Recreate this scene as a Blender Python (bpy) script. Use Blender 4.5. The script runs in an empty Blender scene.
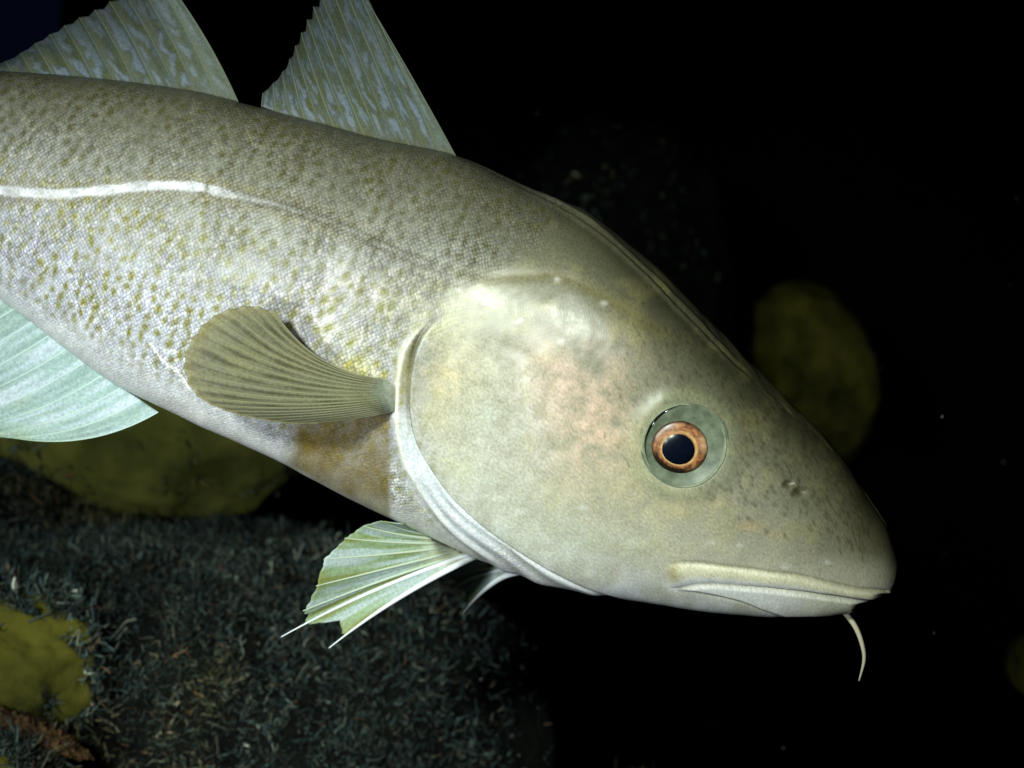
import bpy, math
import numpy as np
from mathutils import Vector

# ------------------------------------------------------------------ camera, water light, strobe, exposure
sc = bpy.context.scene
COL = sc.collection
F, D, CX, CY = 1625.0, 0.65, 512.0, 384.0        # focal length in pixels, camera distance to the fish (m)
PX = D / F                                        # one picture pixel at the fish, 0.4 mm

cam_d = bpy.data.cameras.new("camera")
cam_d.sensor_width = 36.0
cam_d.lens = 36.0 * F / 1024.0
cam_d.clip_start, cam_d.clip_end = 0.02, 60.0
cam_d.dof.use_dof = True
cam_d.dof.focus_distance = D - 0.035
cam_d.dof.aperture_fstop = 12.0
cam = bpy.data.objects.new("camera", cam_d)
cam.location = (0, -D, 0)
cam.rotation_euler = (math.pi / 2, 0, 0)
COL.objects.link(cam)
sc.camera = cam

world = bpy.data.worlds.new("World")
sc.world = world
world.use_nodes = True
bg = world.node_tree.nodes["Background"]
bg.inputs[0].default_value = (0.16, 0.34, 1.0, 1)     # deep night water
bg.inputs[1].default_value = 0.005

def aim(o, target):
    o.rotation_euler = (Vector(target) - o.location).to_track_quat('-Z', 'Y').to_euler()

def strobe(loc, target, watts, cone, color):
    """one head of the photographer's pair of flash units on arms beside the lens"""
    l = bpy.data.lights.new("strobe", 'SPOT')
    l.energy = watts; l.color = color
    l.spot_size = math.radians(cone); l.spot_blend = 1.0; l.shadow_soft_size = 0.03
    o = bpy.data.objects.new("strobe", l); o.location = loc
    COL.objects.link(o); aim(o, target)
strobe((-0.19, -0.70, 0.13), (-0.045, 0.0, -0.005), 25.0, 44, (0.91, 1.0, 0.91))
strobe((-0.36, -0.62, -0.05), (-0.17, 0.15, -0.06), 12.0, 76, (0.90, 1.0, 1.0))

sc.view_settings.view_transform = 'Standard'
sc.view_settings.look = 'None'
sc.view_settings.exposure = 0.0
sc.view_settings.gamma = 1.0
sc.view_settings.use_curve_mapping = False
sc.render.engine = 'CYCLES'
sc.cycles.use_denoising = True
sc.cycles.max_bounces = 6
sc.cycles.transparent_max_bounces = 12
sc.cycles.caustics_reflective = False
sc.cycles.caustics_refractive = False

rng = np.random.default_rng(7)

# ------------------------------------------------------------------ helpers
def unp(px, py, Y):
    d = np.asarray(Y, float) + D
    return np.stack([(np.asarray(px, float) - CX) * d / F, np.broadcast_to(np.asarray(Y, float), np.shape(px)),
                     (CY - np.asarray(py, float)) * d / F], -1)

def proj(P):
    d = P[..., 1] + D
    return P[..., 0] * F / d + CX, CY - P[..., 2] * F / d

def lin(c):
    c = np.asarray(c, float) / 255.0
    return np.where(c <= 0.04045, c / 12.92, ((c + 0.055) / 1.055) ** 2.4)

def sstep(a, b, x):
    t = np.clip((np.asarray(x, float) - a) / (b - a), 0, 1)
    return t * t * (3 - 2 * t)

def catmull(keys, t_keys, t):
    keys = np.asarray(keys, float); tk = np.asarray(t_keys, float)
    m = np.zeros_like(keys)
    m[1:-1] = (keys[2:] - keys[:-2]) / (tk[2:] - tk[:-2]).reshape((-1,) + (1,) * (keys.ndim - 1))
    m[0] = (keys[1] - keys[0]) / (tk[1] - tk[0]); m[-1] = (keys[-1] - keys[-2]) / (tk[-1] - tk[-2])
    i = np.clip(np.searchsorted(tk, t) - 1, 0, len(tk) - 2)
    h = (tk[i + 1] - tk[i]); u = (t - tk[i]) / h
    sh = (-1,) + (1,) * (keys.ndim - 1)
    u = u.reshape(sh); h = h.reshape(sh)
    return ((2*u**3 - 3*u**2 + 1) * keys[i] + (u**3 - 2*u**2 + u) * h * m[i]
            + (-2*u**3 + 3*u**2) * keys[i+1] + (u**3 - u**2) * h * m[i+1])

def polyat(pts, t):
    pts = np.asarray(pts, float)
    s = np.r_[0, np.cumsum(np.hypot(*np.diff(pts[:, :2], axis=0).T))]
    return catmull(pts, s, np.asarray(t, float) * s[-1])

def smooth_poly(pts, n=80):
    return polyat(pts, np.linspace(0, 1, n))

_perm = np.random.default_rng(3).random((64, 64, 64))
def vnoise(P):
    P = np.asarray(P, float)
    i = np.floor(P).astype(int); f = P - i; f = f * f * (3 - 2 * f)
    r = 0
    for dx in (0, 1):
        for dy in (0, 1):
            for dz in (0, 1):
                w = ((f[..., 0] if dx else 1 - f[..., 0]) * (f[..., 1] if dy else 1 - f[..., 1]) * (f[..., 2] if dz else 1 - f[..., 2]))
                r = r + w * _perm[(i[..., 0] + dx) % 64, (i[..., 1] + dy) % 64, (i[..., 2] + dz) % 64]
    return r * 2 - 1

def fbm(P, o=4):
    P = np.asarray(P, float); r = 0; a = 1.0; n = 0
    for k in range(o):
        r = r + a * vnoise(P * 2 ** k + 17.3 * k); n += a; a *= 0.5
    return r / n

def sdist(qx, qy, pts, n=70):
    """distance to a curve, side (+ right of its direction in the picture), arc length of the nearest point"""
    p = smooth_poly(pts, n); shape = qx.shape
    x = qx.ravel(); y = qy.ravel()
    best = np.full(x.shape, 1e9); side = np.zeros_like(best); arc = np.zeros_like(best); s0 = 0.0
    for a, b in zip(p[:-1], p[1:]):
        d = b - a; L = np.hypot(*d)
        t = np.clip(((x - a[0]) * d[0] + (y - a[1]) * d[1]) / (L * L), 0, 1)
        ex = x - a[0] - t * d[0]; ey = y - a[1] - t * d[1]
        dd = ex * ex + ey * ey
        k = dd < best
        best[k] = dd[k]; side[k] = np.sign(d[0] * ey[k] - d[1] * ex[k]); arc[k] = s0 + t[k] * L
        s0 += L
    return np.sqrt(best).reshape(shape), side.reshape(shape), arc.reshape(shape), s0

def mesh_obj(name, V, faces, mat, parent=None, attrs=None, smooth=True):
    me = bpy.data.meshes.new(name)
    V = np.asarray(V, np.float32)
    if isinstance(faces, list):
        me.from_pydata([tuple(map(float, v)) for v in V], [], [tuple(map(int, f)) for f in faces])
    else:
        faces = np.asarray(faces, np.int32); k = faces.shape[1]
        me.vertices.add(len(V)); me.vertices.foreach_set("co", V.ravel())
        me.loops.add(faces.size); me.loops.foreach_set("vertex_index", faces.ravel())
        me.polygons.add(len(faces))
        me.polygons.foreach_set("loop_start", np.arange(0, faces.size, k, dtype=np.int32))
        me.update(calc_edges=True)
    if smooth:
        me.polygons.foreach_set("use_smooth", np.ones(len(me.polygons), bool))
    for an, (ty, data) in (attrs or {}).items():
        at = me.attributes.new(an, ty, 'POINT')
        key = {'FLOAT_COLOR': 'color', 'FLOAT_VECTOR': 'vector', 'FLOAT': 'value'}[ty]
        at.data.foreach_set(key, np.asarray(data, np.float32).ravel())
    me.materials.append(mat)
    me.validate()
    o = bpy.data.objects.new(name, me)
    COL.objects.link(o)
    if parent is not None:
        o.parent = parent
    return o

def tag(o, label, cat, group=None, kind=None):
    o["label"] = label; o["category"] = cat
    if group: o["group"] = group
    if kind: o["kind"] = kind
    return o

def grid_faces(nr, nc, wrap=False):
    r = np.arange(nr - 1)[:, None]; c = np.arange(nc if wrap else nc - 1)[None, :]
    c2 = (c + 1) % nc
    return np.stack([r * nc + c, r * nc + c2, (r + 1) * nc + c2, (r + 1) * nc + c], -1).reshape(-1, 4)

def rgba(c):
    return np.concatenate([c, np.ones(c.shape[:-1] + (1,))], -1)

# ------------------------------------------------------------------ materials
class NT:
    def __init__(s, name):
        s.m = bpy.data.materials.new(name); s.m.use_nodes = True
        s.t = s.m.node_tree; s.t.nodes.clear()
        s.out = s.n('ShaderNodeOutputMaterial')
    def n(s, ty, **kw):
        nd = s.t.nodes.new(ty)
        for k, v in kw.items():
            if k.startswith('i_'):
                key = k[2:]; key = int(key) if key.isdigit() else key.replace('_', ' ')
                nd.inputs[key].default_value = v
            else:
                setattr(nd, k, v)
        return nd
    def l(s, a, b): s.t.links.new(a, b)
    def math(s, op, a, b=None, clamp=False):
        nd = s.n('ShaderNodeMath', operation=op, use_clamp=clamp)
        for k, v in enumerate((a, b)):
            if v is None: continue
            if isinstance(v, (int, float)): nd.inputs[k].default_value = v
            else: s.l(v, nd.inputs[k])
        return nd.outputs[0]
    def mix(s, fac, a, b, blend='MIX'):
        nd = s.n('ShaderNodeMix', data_type='RGBA', blend_type=blend)
        for k, v in ((0, fac), (6, a), (7, b)):
            if isinstance(v, (int, float)): nd.inputs[k].default_value = v
            elif isinstance(v, tuple): nd.inputs[k].default_value = v
            else: s.l(v, nd.inputs[k])
        return nd.outputs[2]

def skin_material():
    t = NT("cod_skin")
    col = t.n('ShaderNodeAttribute', attribute_name="col").outputs['Color']
    suv = t.n('ShaderNodeAttribute', attribute_name="suv").outputs['Vector']
    msk = t.n('ShaderNodeAttribute', attribute_name="scales").outputs['Fac']
    wob = t.n('ShaderNodeTexNoise', i_Scale=0.05, i_Detail=2.0); t.l(suv, wob.inputs['Vector'])
    wv = t.n('ShaderNodeVectorMath', operation='SCALE'); wv.inputs[3].default_value = 7.0
    t.l(wob.outputs['Color'], wv.inputs[0])
    ad = t.n('ShaderNodeVectorMath', operation='ADD'); t.l(suv, ad.inputs[0]); t.l(wv.outputs[0], ad.inputs[1])
    rot = t.n('ShaderNodeMapping'); rot.inputs['Rotation'].default_value = (0, 0, math.radians(38))
    rot.inputs['Scale'].default_value = (1.12, 0.92, 1)
    t.l(ad.outputs[0], rot.inputs['Vector'])
    vo = t.n('ShaderNodeTexVoronoi', voronoi_dimensions='2D', feature='F1', i_Scale=0.285, i_Randomness=0.40)
    t.l(rot.outputs[0], vo.inputs['Vector'])
    dome = t.math('SUBTRACT', 0.75, vo.outputs['Distance'])
    pat = t.n('ShaderNodeTexNoise', i_Scale=0.022, i_Detail=3.0); t.l(suv, pat.inputs['Vector'])
    pm = t.n('ShaderNodeMapRange', i_1=0.35, i_2=0.65, i_3=0.45, i_4=1.15); t.l(pat.outputs[0], pm.inputs[0])
    msk = t.math('MULTIPLY', msk, pm.outputs[0])
    cell = t.n('ShaderNodeSeparateColor'); t.l(vo.outputs['Color'], cell.inputs[0])
    fine = t.n('ShaderNodeTexNoise', i_Scale=0.34, i_Detail=4.0, i_Roughness=0.7); t.l(suv, fine.inputs['Vector'])
    # darker joints between the scales, each scale of its own brightness
    edge = t.n('ShaderNodeMapRange', i_1=0.26, i_2=0.64, i_3=1.06, i_4=0.56, clamp=True); t.l(vo.outputs['Distance'], edge.inputs[0])
    var = t.n('ShaderNodeMapRange', i_1=0.0, i_2=1.0, i_3=0.82, i_4=1.22); t.l(cell.outputs[0], var.inputs[0])
    sc_ = t.math('MULTIPLY', edge.outputs[0], var.outputs[0])
    glint_ = t.n('ShaderNodeMapRange', i_1=0.70, i_2=1.0, i_3=0.0, i_4=0.45, clamp=True); t.l(cell.outputs[2], glint_.inputs[0])  # bright glints painted into the colour of some scales
    sc_ = t.math('ADD', sc_, t.math('MULTIPLY', glint_.outputs[0], edge.outputs[0]))
    sc1 = t.math('ADD', t.math('MULTIPLY', t.math('SUBTRACT', sc_, 1.02), msk), 1.0)
    grain = t.n('ShaderNodeMapRange', i_1=0.3, i_2=0.7, i_3=0.72, i_4=1.28); t.l(fine.outputs[0], grain.inputs[0])
    fac = t.math('MULTIPLY', sc1, grain.outputs[0])
    c1 = t.mix(1.0, col, fac, 'MULTIPLY')
    # faint lilac / yellow shimmer from scale to scale
    tint = t.mix(cell.outputs[1], (0.97, 0.94, 1.08, 1), (1.04, 1.02, 0.90, 1))
    tm = t.math('MULTIPLY', msk, 0.9)
    c2 = t.mix(tm, c1, t.mix(1.0, c1, tint, 'MULTIPLY'))
    g2 = t.n('ShaderNodeTexNoise', i_Scale=0.33, i_Detail=3.0); t.l(suv, g2.inputs['Vector'])
    c2 = t.mix(0.42, c2, t.mix(1.0, c2, t.mix(g2.outputs[0], (0.84, 0.88, 1.12, 1), (1.14, 1.10, 0.82, 1)), 'MULTIPLY'))
    p = t.n('ShaderNodeBsdfPrincipled')
    t.l(c2, p.inputs['Base Color'])
    rr = t.n('ShaderNodeMapRange', i_1=0.3, i_2=0.7, i_3=0.40, i_4=0.62); t.l(fine.outputs[0], rr.inputs[0])
    t.l(t.math('ADD', rr.outputs[0], t.math('MULTIPLY', t.math('SUBTRACT', msk, 0.7), 0.14)), p.inputs['Roughness'])
    p.inputs['Specular IOR Level'].default_value = 0.5
    t.l(t.math('MULTIPLY', t.math('SUBTRACT', 1.0, msk, clamp=True), 0.30), p.inputs['Coat Weight'])
    p.inputs['Coat Roughness'].default_value = 0.30; p.inputs['Coat IOR'].default_value = 1.4
    p.inputs['Subsurface Weight'].default_value = 0.08
    p.inputs['Subsurface Radius'].default_value = (0.004, 0.003, 0.002)
    p.inputs['Subsurface Scale'].default_value = 0.3
    hgt = t.math('ADD', t.math('MULTIPLY', dome, t.math('MULTIPLY', msk, 1.0)), t.math('MULTIPLY', fine.outputs[0], t.math('ADD', t.math('MULTIPLY', msk, 0.25), 0.10)))
    b = t.n('ShaderNodeBump', i_Strength=0.55, i_Distance=0.0007)
    t.l(hgt, b.inputs['Height']); t.l(b.outputs[0], p.inputs['Normal'])
    t.l(p.outputs[0], t.out.inputs[0])
    return t.m

def fin_material(name, alpha, transl=0.35, rough=0.5, gscale=900.0):
    t = NT(name)
    col = t.n('ShaderNodeAttribute', attribute_name="col")
    tc = t.n('ShaderNodeTexCoord')
    no = t.n('ShaderNodeTexNoise', i_Scale=gscale, i_Detail=3.0); t.l(tc.outputs['Object'], no.inputs['Vector'])
    g = t.n('ShaderNodeMapRange', i_1=0.3, i_2=0.7, i_3=0.78, i_4=1.2); t.l(no.outputs[0], g.inputs[0])
    c = t.mix(1.0, col.outputs['Color'], g.outputs[0], 'MULTIPLY')
    p = t.n('ShaderNodeBsdfPrincipled', i_Roughness=rough)
    p.inputs['Specular IOR Level'].default_value = 0.3
    t.l(c, p.inputs['Base Color'])
    b = t.n('ShaderNodeBump', i_Strength=0.4, i_Distance=0.0004); t.l(no.outputs[0], b.inputs['Height']); t.l(b.outputs[0], p.inputs['Normal'])
    tr = t.n('ShaderNodeBsdfTranslucent'); t.l(c, tr.inputs[0])
    m1 = t.n('ShaderNodeMixShader', i_0=transl); t.l(p.outputs[0], m1.inputs[1]); t.l(tr.outputs[0], m1.inputs[2])
    tp = t.n('ShaderNodeBsdfTransparent')
    m2 = t.n('ShaderNodeMixShader'); 
    al = t.n('ShaderNodeAttribute', attribute_name="dens")
    t.l(t.math('MULTIPLY', al.outputs['Fac'], alpha, clamp=True), m2.inputs[0])
    t.l(tp.outputs[0], m2.inputs[1]); t.l(m1.outputs[0], m2.inputs[2])
    t.l(m2.outputs[0], t.out.inputs[0])
    return t.m

def plain(name, c1, c2, scale=60.0, rough=0.7, spec=0.2, bump=0.5, bdist=0.002, detail=6.0):
    t = NT(name)
    tc = t.n('ShaderNodeTexCoord')
    no = t.n('ShaderNodeTexNoise', i_Scale=scale, i_Detail=detail, i_Roughness=0.62); t.l(tc.outputs['Object'], no.inputs['Vector'])
    mr = t.n('ShaderNodeMapRange', i_1=0.32, i_2=0.68); t.l(no.outputs[0], mr.inputs[0])
    c = t.mix(mr.outputs[0], (*lin(c1), 1), (*lin(c2), 1))
    p = t.n('ShaderNodeBsdfPrincipled', i_Roughness=rough)
    p.inputs['Specular IOR Level'].default_value = spec
    t.l(c, p.inputs['Base Color'])
    b = t.n('ShaderNodeBump', i_Strength=bump, i_Distance=bdist); t.l(no.outputs[0], b.inputs['Height']); t.l(b.outputs[0], p.inputs['Normal'])
    t.l(p.outputs[0], t.out.inputs[0])
    return t.m

def attr_material(name, rough=0.6, spec=0.25):
    t = NT(name)
    col = t.n('ShaderNodeAttribute', attribute_name="col")
    p = t.n('ShaderNodeBsdfPrincipled', i_Roughness=rough)
    p.inputs['Specular IOR Level'].default_value = spec
    t.l(col.outputs['Color'], p.inputs['Base Color'])
    t.l(p.outputs[0], t.out.inputs[0])
    return t.m

M_skin = skin_material()
M_dorsal = fin_material("dorsal_fin_membrane", 0.42, 0.35)
M_pect = fin_material("pectoral_fin_membrane", 0.96, 0.2, 0.5)
M_pelv = fin_material("pelvic_fin_membrane", 0.93, 0.25)
M_anal = fin_material("anal_fin_membrane", 0.92, 0.25)
M_ray = attr_material("fin_ray", 0.5)
M_rock = plain("dark_reef_rock", (9, 11, 10), (26, 29, 25), 45, 0.9, 0.1, 1.0, 0.006)
M_olive = plain("olive_crust", (34, 40, 14), (112, 108, 40), 22, 0.9, 0.1, 1.0, 0.006, 9.0)
M_olive_lit = plain("olive_crust_lit", (66, 72, 32), (140, 140, 66), 14, 0.9, 0.1, 0.8, 0.005, 8.0)  # olive crust lightened, light painted into the colour of a dim boulder
M_turf = attr_material("turf", 0.7, 0.3)

# ------------------------------------------------------------------ the seabed: floor dropping away, reef wall rising behind
def build_seabed():
    xs = np.linspace(-6, 6, 220); ys = np.r_[np.linspace(-2.0, 0.4, 40), np.linspace(0.45, 4.6, 150), np.linspace(4.8, 9, 24)]
    X, Y = np.meshgrid(xs, ys)
    n = fbm(np.stack([X * 1.6, Y * 1.6, X * 0 + 3], -1), 5)
    Z = -0.95 + 0.12 * n
    wall = sstep(3.0, 3.9, Y + 0.35 * fbm(np.stack([X * 1.1, X * 0 + 9, X * 0], -1), 3)) * sstep(-1.34, -1.0, X + 0.30 * n + 0.25 * fbm(np.stack([Y * 2.2, X * 0.7, X * 0 + 5], -1), 4))
    Z = Z + wall * (3.6 + 0.5 * n)
    V = np.stack([X, Y, Z], -1).reshape(-1, 3)
    V = V + np.stack([0 * V[:, 0], 0.18 * fbm(V * 3.0, 4) * wall.ravel(), 0 * V[:, 0]], -1)
    o = mesh_obj("seabed", V, grid_faces(len(ys), len(xs)), M_rock)
    o["kind"] = "structure"; o["label"] = "dark rocky seabed rising into a reef wall behind the fish"
build_seabed()

# ------------------------------------------------------------------ reef rocks, smooth and turf-covered
def rock(name, c_px, Y, r_px, ry, label, cat, mat, rough=0.16, freq=9.0, seed=0, nr=90, nc=140, rot=0.0, fine=0.25, group=None):
    d = Y + D; k = d / F
    c = unp(c_px[0], c_px[1], Y)
    th = np.linspace(0, math.pi, nr)[:, None]; ph = np.linspace(0, 2 * math.pi, nc, endpoint=False)[None, :]
    S = np.stack([np.sin(th) * np.cos(ph), np.sin(th) * np.sin(ph), np.cos(th) * np.ones_like(ph)], -1)
    S2 = np.sign(S) * np.abs(S) ** 0.86
    R = np.array([r_px[0] * k, ry, r_px[1] * k])
    nz = fbm(S * 1.5 + seed * 7.1, 3) * rough
    nf = fbm(S2 * R / R.max() * freq * 0.5 + seed * 3.7, 4) * rough * fine * R.min()
    V = S2 * (1 + nz[..., None]) * R + S2 * nf[..., None]
    ca, sa = math.cos(rot), math.sin(rot)
    V = np.stack([V[..., 0] * ca - V[..., 2] * sa, V[..., 1], V[..., 0] * sa + V[..., 2] * ca], -1)
    o = mesh_obj(name, V.reshape(-1, 3), grid_faces(nr, nc, True), mat)
    o.location = c
    tag(o, label, cat, group)
    W = V + c
    return W

def turf_on(W, count, length, rad, palette, keep, seed, lean=(0, -0.2, 0.5)):
    """points, normals on a rock grid, filtered by keep(P, N) -> bristle description"""
    r = np.random.default_rng(seed)
    nr, nc = W.shape[:2]
    A = W[:-1]; B = W[1:]
    A2 = np.roll(A, -1, 1); B2 = np.roll(B, -1, 1)
    N = np.cross(B2 - A, A2 - B); area = np.linalg.norm(N, axis=-1) + 1e-12
    ctr = W.reshape(-1, 3).mean(0)
    mid = (A + B2) / 2
    sg = np.sign(((mid - ctr) * N).sum(-1)); N = N / area[..., None] * sg[..., None]
    ok = N[..., 1] < 0.35                       # faces that could ever face this way
    w = (area * ok).ravel(); w /= w.sum()
    i = r.choice(len(w), count, p=w)
    a, b = r.random(count)[:, None], r.random(count)[:, None]
    f = lambda M: M.reshape(-1, 3)[i]
    P = f(A) * (1 - a) * (1 - b) + f(A2) * a * (1 - b) + f(B2) * a * b + f(B) * (1 - a) * b
    Nn = f(N)
    k = keep(P, Nn, r)
    return P[k], Nn[k]

def bristles(P, N, length, rad, palette, weights, seed, segs=4, lean=(0.0, -0.15, 0.35)):
    r = np.random.default_rng(seed); n = len(P)
    L = length * r.uniform(0.45, 1.35, n); R = rad * r.uniform(0.6, 1.5, n)
    d = N * 0.7 + np.array(lean) + r.normal(0, 0.75, (n, 3)); d /= np.linalg.norm(d, axis=1)[:, None]
    curl = r.normal(0, 1.0, (n, 3)); curl2 = r.normal(0, 0.8, (n, 3))
    s = np.cross(d, r.normal(0, 1, (n, 3))); s /= np.linalg.norm(s, axis=1)[:, None]
    u = np.cross(d, s)
    t = np.linspace(0, 1, segs + 1)
    path = P[:, None] - N[:, None] * 0.001 + L[:, None, None] * (d[:, None] * t[None, :, None] + curl[:, None] * (0.45 * np.sin(t * 5.2))[None, :, None] + curl2[:, None] * (0.55 * t ** 2)[None, :, None])
    taper = np.array([1.0, 1.0, 0.95, 0.85, 0.5])[:segs + 1]
    ring = []
    for k in range(3):
        a = 2 * math.pi * k / 3
        ring.append(path + (R[:, None] * taper)[..., None] * (s[:, None] * math.cos(a) + u[:, None] * math.sin(a)))
    V = np.stack(ring, 2)                       # n, seg+1, 3, xyz
    base = (np.arange(n) * (segs + 1) * 3)[:, None, None]
    sidx = np.arange(segs)[None, :, None] * 3; k = np.arange(3)[None, None, :]; k2 = (k + 1) % 3
    fq = np.stack([base + sidx + k, base + sidx + k2, base + sidx + 3 + k2, base + sidx + 3 + k], -1).reshape(-1, 4)
    c = lin(np.array(palette))[r.choice(len(palette), n, p=np.array(weights) / np.sum(weights))] * np.exp(r.normal(-0.45, 0.7, n)).clip(0.1, 2.6)[:, None] * (1 + 0.7 * fbm(P * 17.0 + 3, 3))[:, None]
    c = c * (1 + np.array([0.5, 0.05, -0.35]) * sstep(0.05, 0.4, fbm(P * 11.0 + 40, 3))[:, None])
    C = np.broadcast_to(c[:, None, None], V.shape)
    return V.reshape(-1, 3), fq, C.reshape(-1, 3)

R1 = rock("turf_rock", (150, 742), 0.42, (395, 215), 0.20, "broad dark rock under the pelvic fin, carpeted in short grey tufts", "rock", M_rock, 0.14, 9, 1, rot=-0.06)
R2 = rock("turf_rock", (-60, 590), 0.50, (190, 130), 0.16, "dark tufted rock shoulder at the left edge below the anal fin", "rock", M_rock, 0.16, 9, 4)
R3 = rock("turf_rock", (615, 330), 1.22, (122, 200), 0.14, "faint dark tufted rock behind the fish's forehead", "rock", M_rock, 0.2, 9, 6)
R4 = rock("turf_rock", (630, 898), 0.42, (100, 112), 0.12, "small dark tufted rock at the bottom edge below the head", "rock", M_rock, 0.2, 9, 8)
O1 = rock("olive_boulder", (150, 418), 0.55, (165, 116), 0.10, "smooth olive boulder under the belly behind the anal fin", "boulder", M_olive_lit, 0.16, 10, 11, fine=0.5)
O2 = rock("olive_boulder", (2, 655), 0.22, (106, 72), 0.045, "smooth olive boulder at the left edge among the tufts", "boulder", M_olive, 0.22, 10, 13, fine=0.6, rot=-0.25)
O3 = rock("olive_boulder", (4, 778), 0.17, (50, 42), 0.04, "small olive boulder in the bottom left corner", "boulder", M_olive, 0.14, 8, 15)
O4 = rock("olive_boulder", (802, 376), 1.50, (68, 92), 0.07, "dim olive boulder behind the fish's snout", "boulder", M_olive, 0.15, 8, 17, rot=0.25, fine=0.25)
rock("olive_boulder", (1044, 666), 0.75, (34, 34), 0.04, "dim green boulder at the right edge level with the barbel", "boulder", M_olive, 0.12, 8, 19)

# brown crust lumps squeezed between the two near olive boulders
M_crust = plain("brown_crust", (22, 15, 9), (112, 86, 54), 190, 0.8, 0.2, 1.0, 0.002)
rock("brown_crust", (38, 733), 0.172, (56, 9), 0.010, "knobbly brown crust wedged between the olive boulders at lower left", "crust", M_crust, 0.40, 40, 30, 70, 200, rot=-0.42, fine=2.6)
M_red = plain("red_crust", (60, 34, 28), (104, 62, 52), 120, 0.8, 0.2, 1.0, 0.002)
rock("crust_lump", (16, 580), 0.235, (6, 13), 0.006, "small dull red crust lump above the left olive boulder", "crust", M_red, 0.3, 8, 41, 24, 36, rot=0.5)

def build_turf():
    r0 = np.random.default_rng(11)
    def keep1(P, N, r):
        n = 0.7 * fbm(P * 28.0, 3) + 0.8 * fbm(P * 75.0 + 5, 2)
        x, y = proj(P)
        return (n + r.random(len(P)) * 0.9 > 0.12) & (x > -60) & (y < 800) & (r.random(len(P)) > sstep(330, 540, x - 0.25 * (y - 640)))
    def keep3(P, N, r):
        x, y = proj(P)
        q = np.hypot((x - 605) / 140, (y - 300) / 230)
        return (fbm(P * 40.0, 3) + r.random(len(P)) > 0.55) & (r.random(len(P)) > sstep(0.2, 0.92, q))
    def keep4(P, N, r):
        return fbm(P * 40.0, 3) + r.random(len(P)) > 0.7
    def edge(P, N, r):
        return N[:, 1] + 0.5 * fbm(P * 60.0, 3) > -0.45
    parts = []
    pal = [(96, 112, 104), (70, 92, 92), (120, 128, 112), (112, 96, 74), (56, 74, 70), (190, 196, 180), (112, 66, 52)]
    wts = [5, 5, 3, 1.0, 5, 0.12, 0.04]
    for k, (W, n, kp) in enumerate(((R1, 140000, keep1), (R2, 30000, keep1), (R3, 11000, keep3), (R4, 3000, keep4))):
        P, N = turf_on(W, n, 0, 0, 0, kp, 50 + k)
        parts.append(bristles(P, N, 0.0044 if k != 2 else 0.005, 0.00036, [tuple(min(255, v * (1.9 if k == 2 else 0.98)) for v in p) for p in pal], wts, 60 + k))  # far rock's turf colour brightened for the light that misses it
    for k, W in enumerate((O2, O3)):            # a sparse fringe round the rims of the near olive boulders
        P, N = turf_on(W, 5200, 0, 0, 0, edge, 80 + k)
        parts.append(bristles(P, N, 0.006, 0.0005, pal, wts, 90 + k))
    for k, W in enumerate((O1, O4)):            # thin patchy growth on the farther boulders
        P, N = turf_on(W, 2600, 0, 0, 0, lambda P, N, r: (fbm(P * 30.0, 3) > 0.12) & (N[:, 2] < 0.5), 84 + k)
        parts.append(bristles(P, N, 0.006, 0.0005, pal, wts, 94 + k))
    off = 0; Vs, Fs, Cs = [], [], []
    for V, f, c in parts:
        Vs.append(V); Fs.append(f + off); Cs.append(c); off += len(V)
    C = np.concatenate(Cs)
    o = mesh_obj("turf", np.concatenate(Vs), np.concatenate(Fs), M_turf, attrs={"col": ('FLOAT_COLOR', rgba(C))})
    tag(o, "short grey green curly turf growing over the dark rocks", "turf", kind="stuff")
build_turf()

# ------------------------------------------------------------------ the cod: body
# each station: dorsal outline point, ventral outline point (picture px at the fish), half width px, roll deg, depth m, top and bottom squareness
ST = [
 ((-566, 104), (-570, 160), 13, 3, 0.120, 2.0, 2.0),
 ((-430,  92), (-445, 172), 24, 4, 0.085, 2.0, 2.0),
 ((-300,  80), (-330, 178), 38, 5, 0.055, 2.0, 2.0),
 ((-100,  72), (-150, 222), 60, 7, 0.022, 2.0, 2.0),
 ((   0,  73), ( -42, 272), 73, 8, 0.012, 2.0, 2.0),
 (( 100,  80), (  42, 331), 86, 9, 0.006, 2.0, 2.05),
 (( 200,  94), ( 117, 386), 96, 9, 0.003, 2.0, 2.1),
 (( 300, 119), ( 197, 424), 103, 10, 0.001, 2.0, 2.1),
 (( 390, 142), ( 276, 461), 108, 11, 0.0, 2.0, 2.15),
 (( 460, 157), ( 350, 500), 112, 13, 0.0, 2.0, 2.2),
 (( 530, 188), ( 420, 533), 115, 19, 0.0, 2.15, 2.25),
 (( 590, 215), ( 490, 564), 115, 27, 0.0, 2.4, 2.3),
 (( 640, 254), ( 560, 587), 112, 31, -0.001, 2.6, 2.3),
 (( 690, 302), ( 630, 599), 107, 33, -0.003, 2.7, 2.3),
 (( 740, 354), ( 700, 611), 99, 32, -0.006, 2.7, 2.3),
 (( 790, 403), ( 760, 616), 88, 29, -0.009, 2.5, 2.3),
 (( 835, 450), ( 810, 615), 73, 25, -0.012, 2.2, 2.3),
 (( 866, 494), ( 845, 610), 57, 21, -0.014, 2.1, 2.2),
 (( 884, 524), ( 868, 605), 42, 18, -0.0155, 2.0, 2.1),
 (( 894, 550), ( 884, 597), 25, 16, -0.0165, 2.0, 2.0),
 (( 897, 565), ( 893, 583), 10, 14, -0.017, 2.0, 2.0),
 (( 897, 573), ( 896, 577), 2.5, 14, -0.017, 2.0, 2.0),
]
top_k = np.array([s[0] for s in ST], float); bot_k = np.array([s[1] for s in ST], float)
par_k = np.array([s[2:] for s in ST], float)
ck = (top_k + bot_k) / 2
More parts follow.
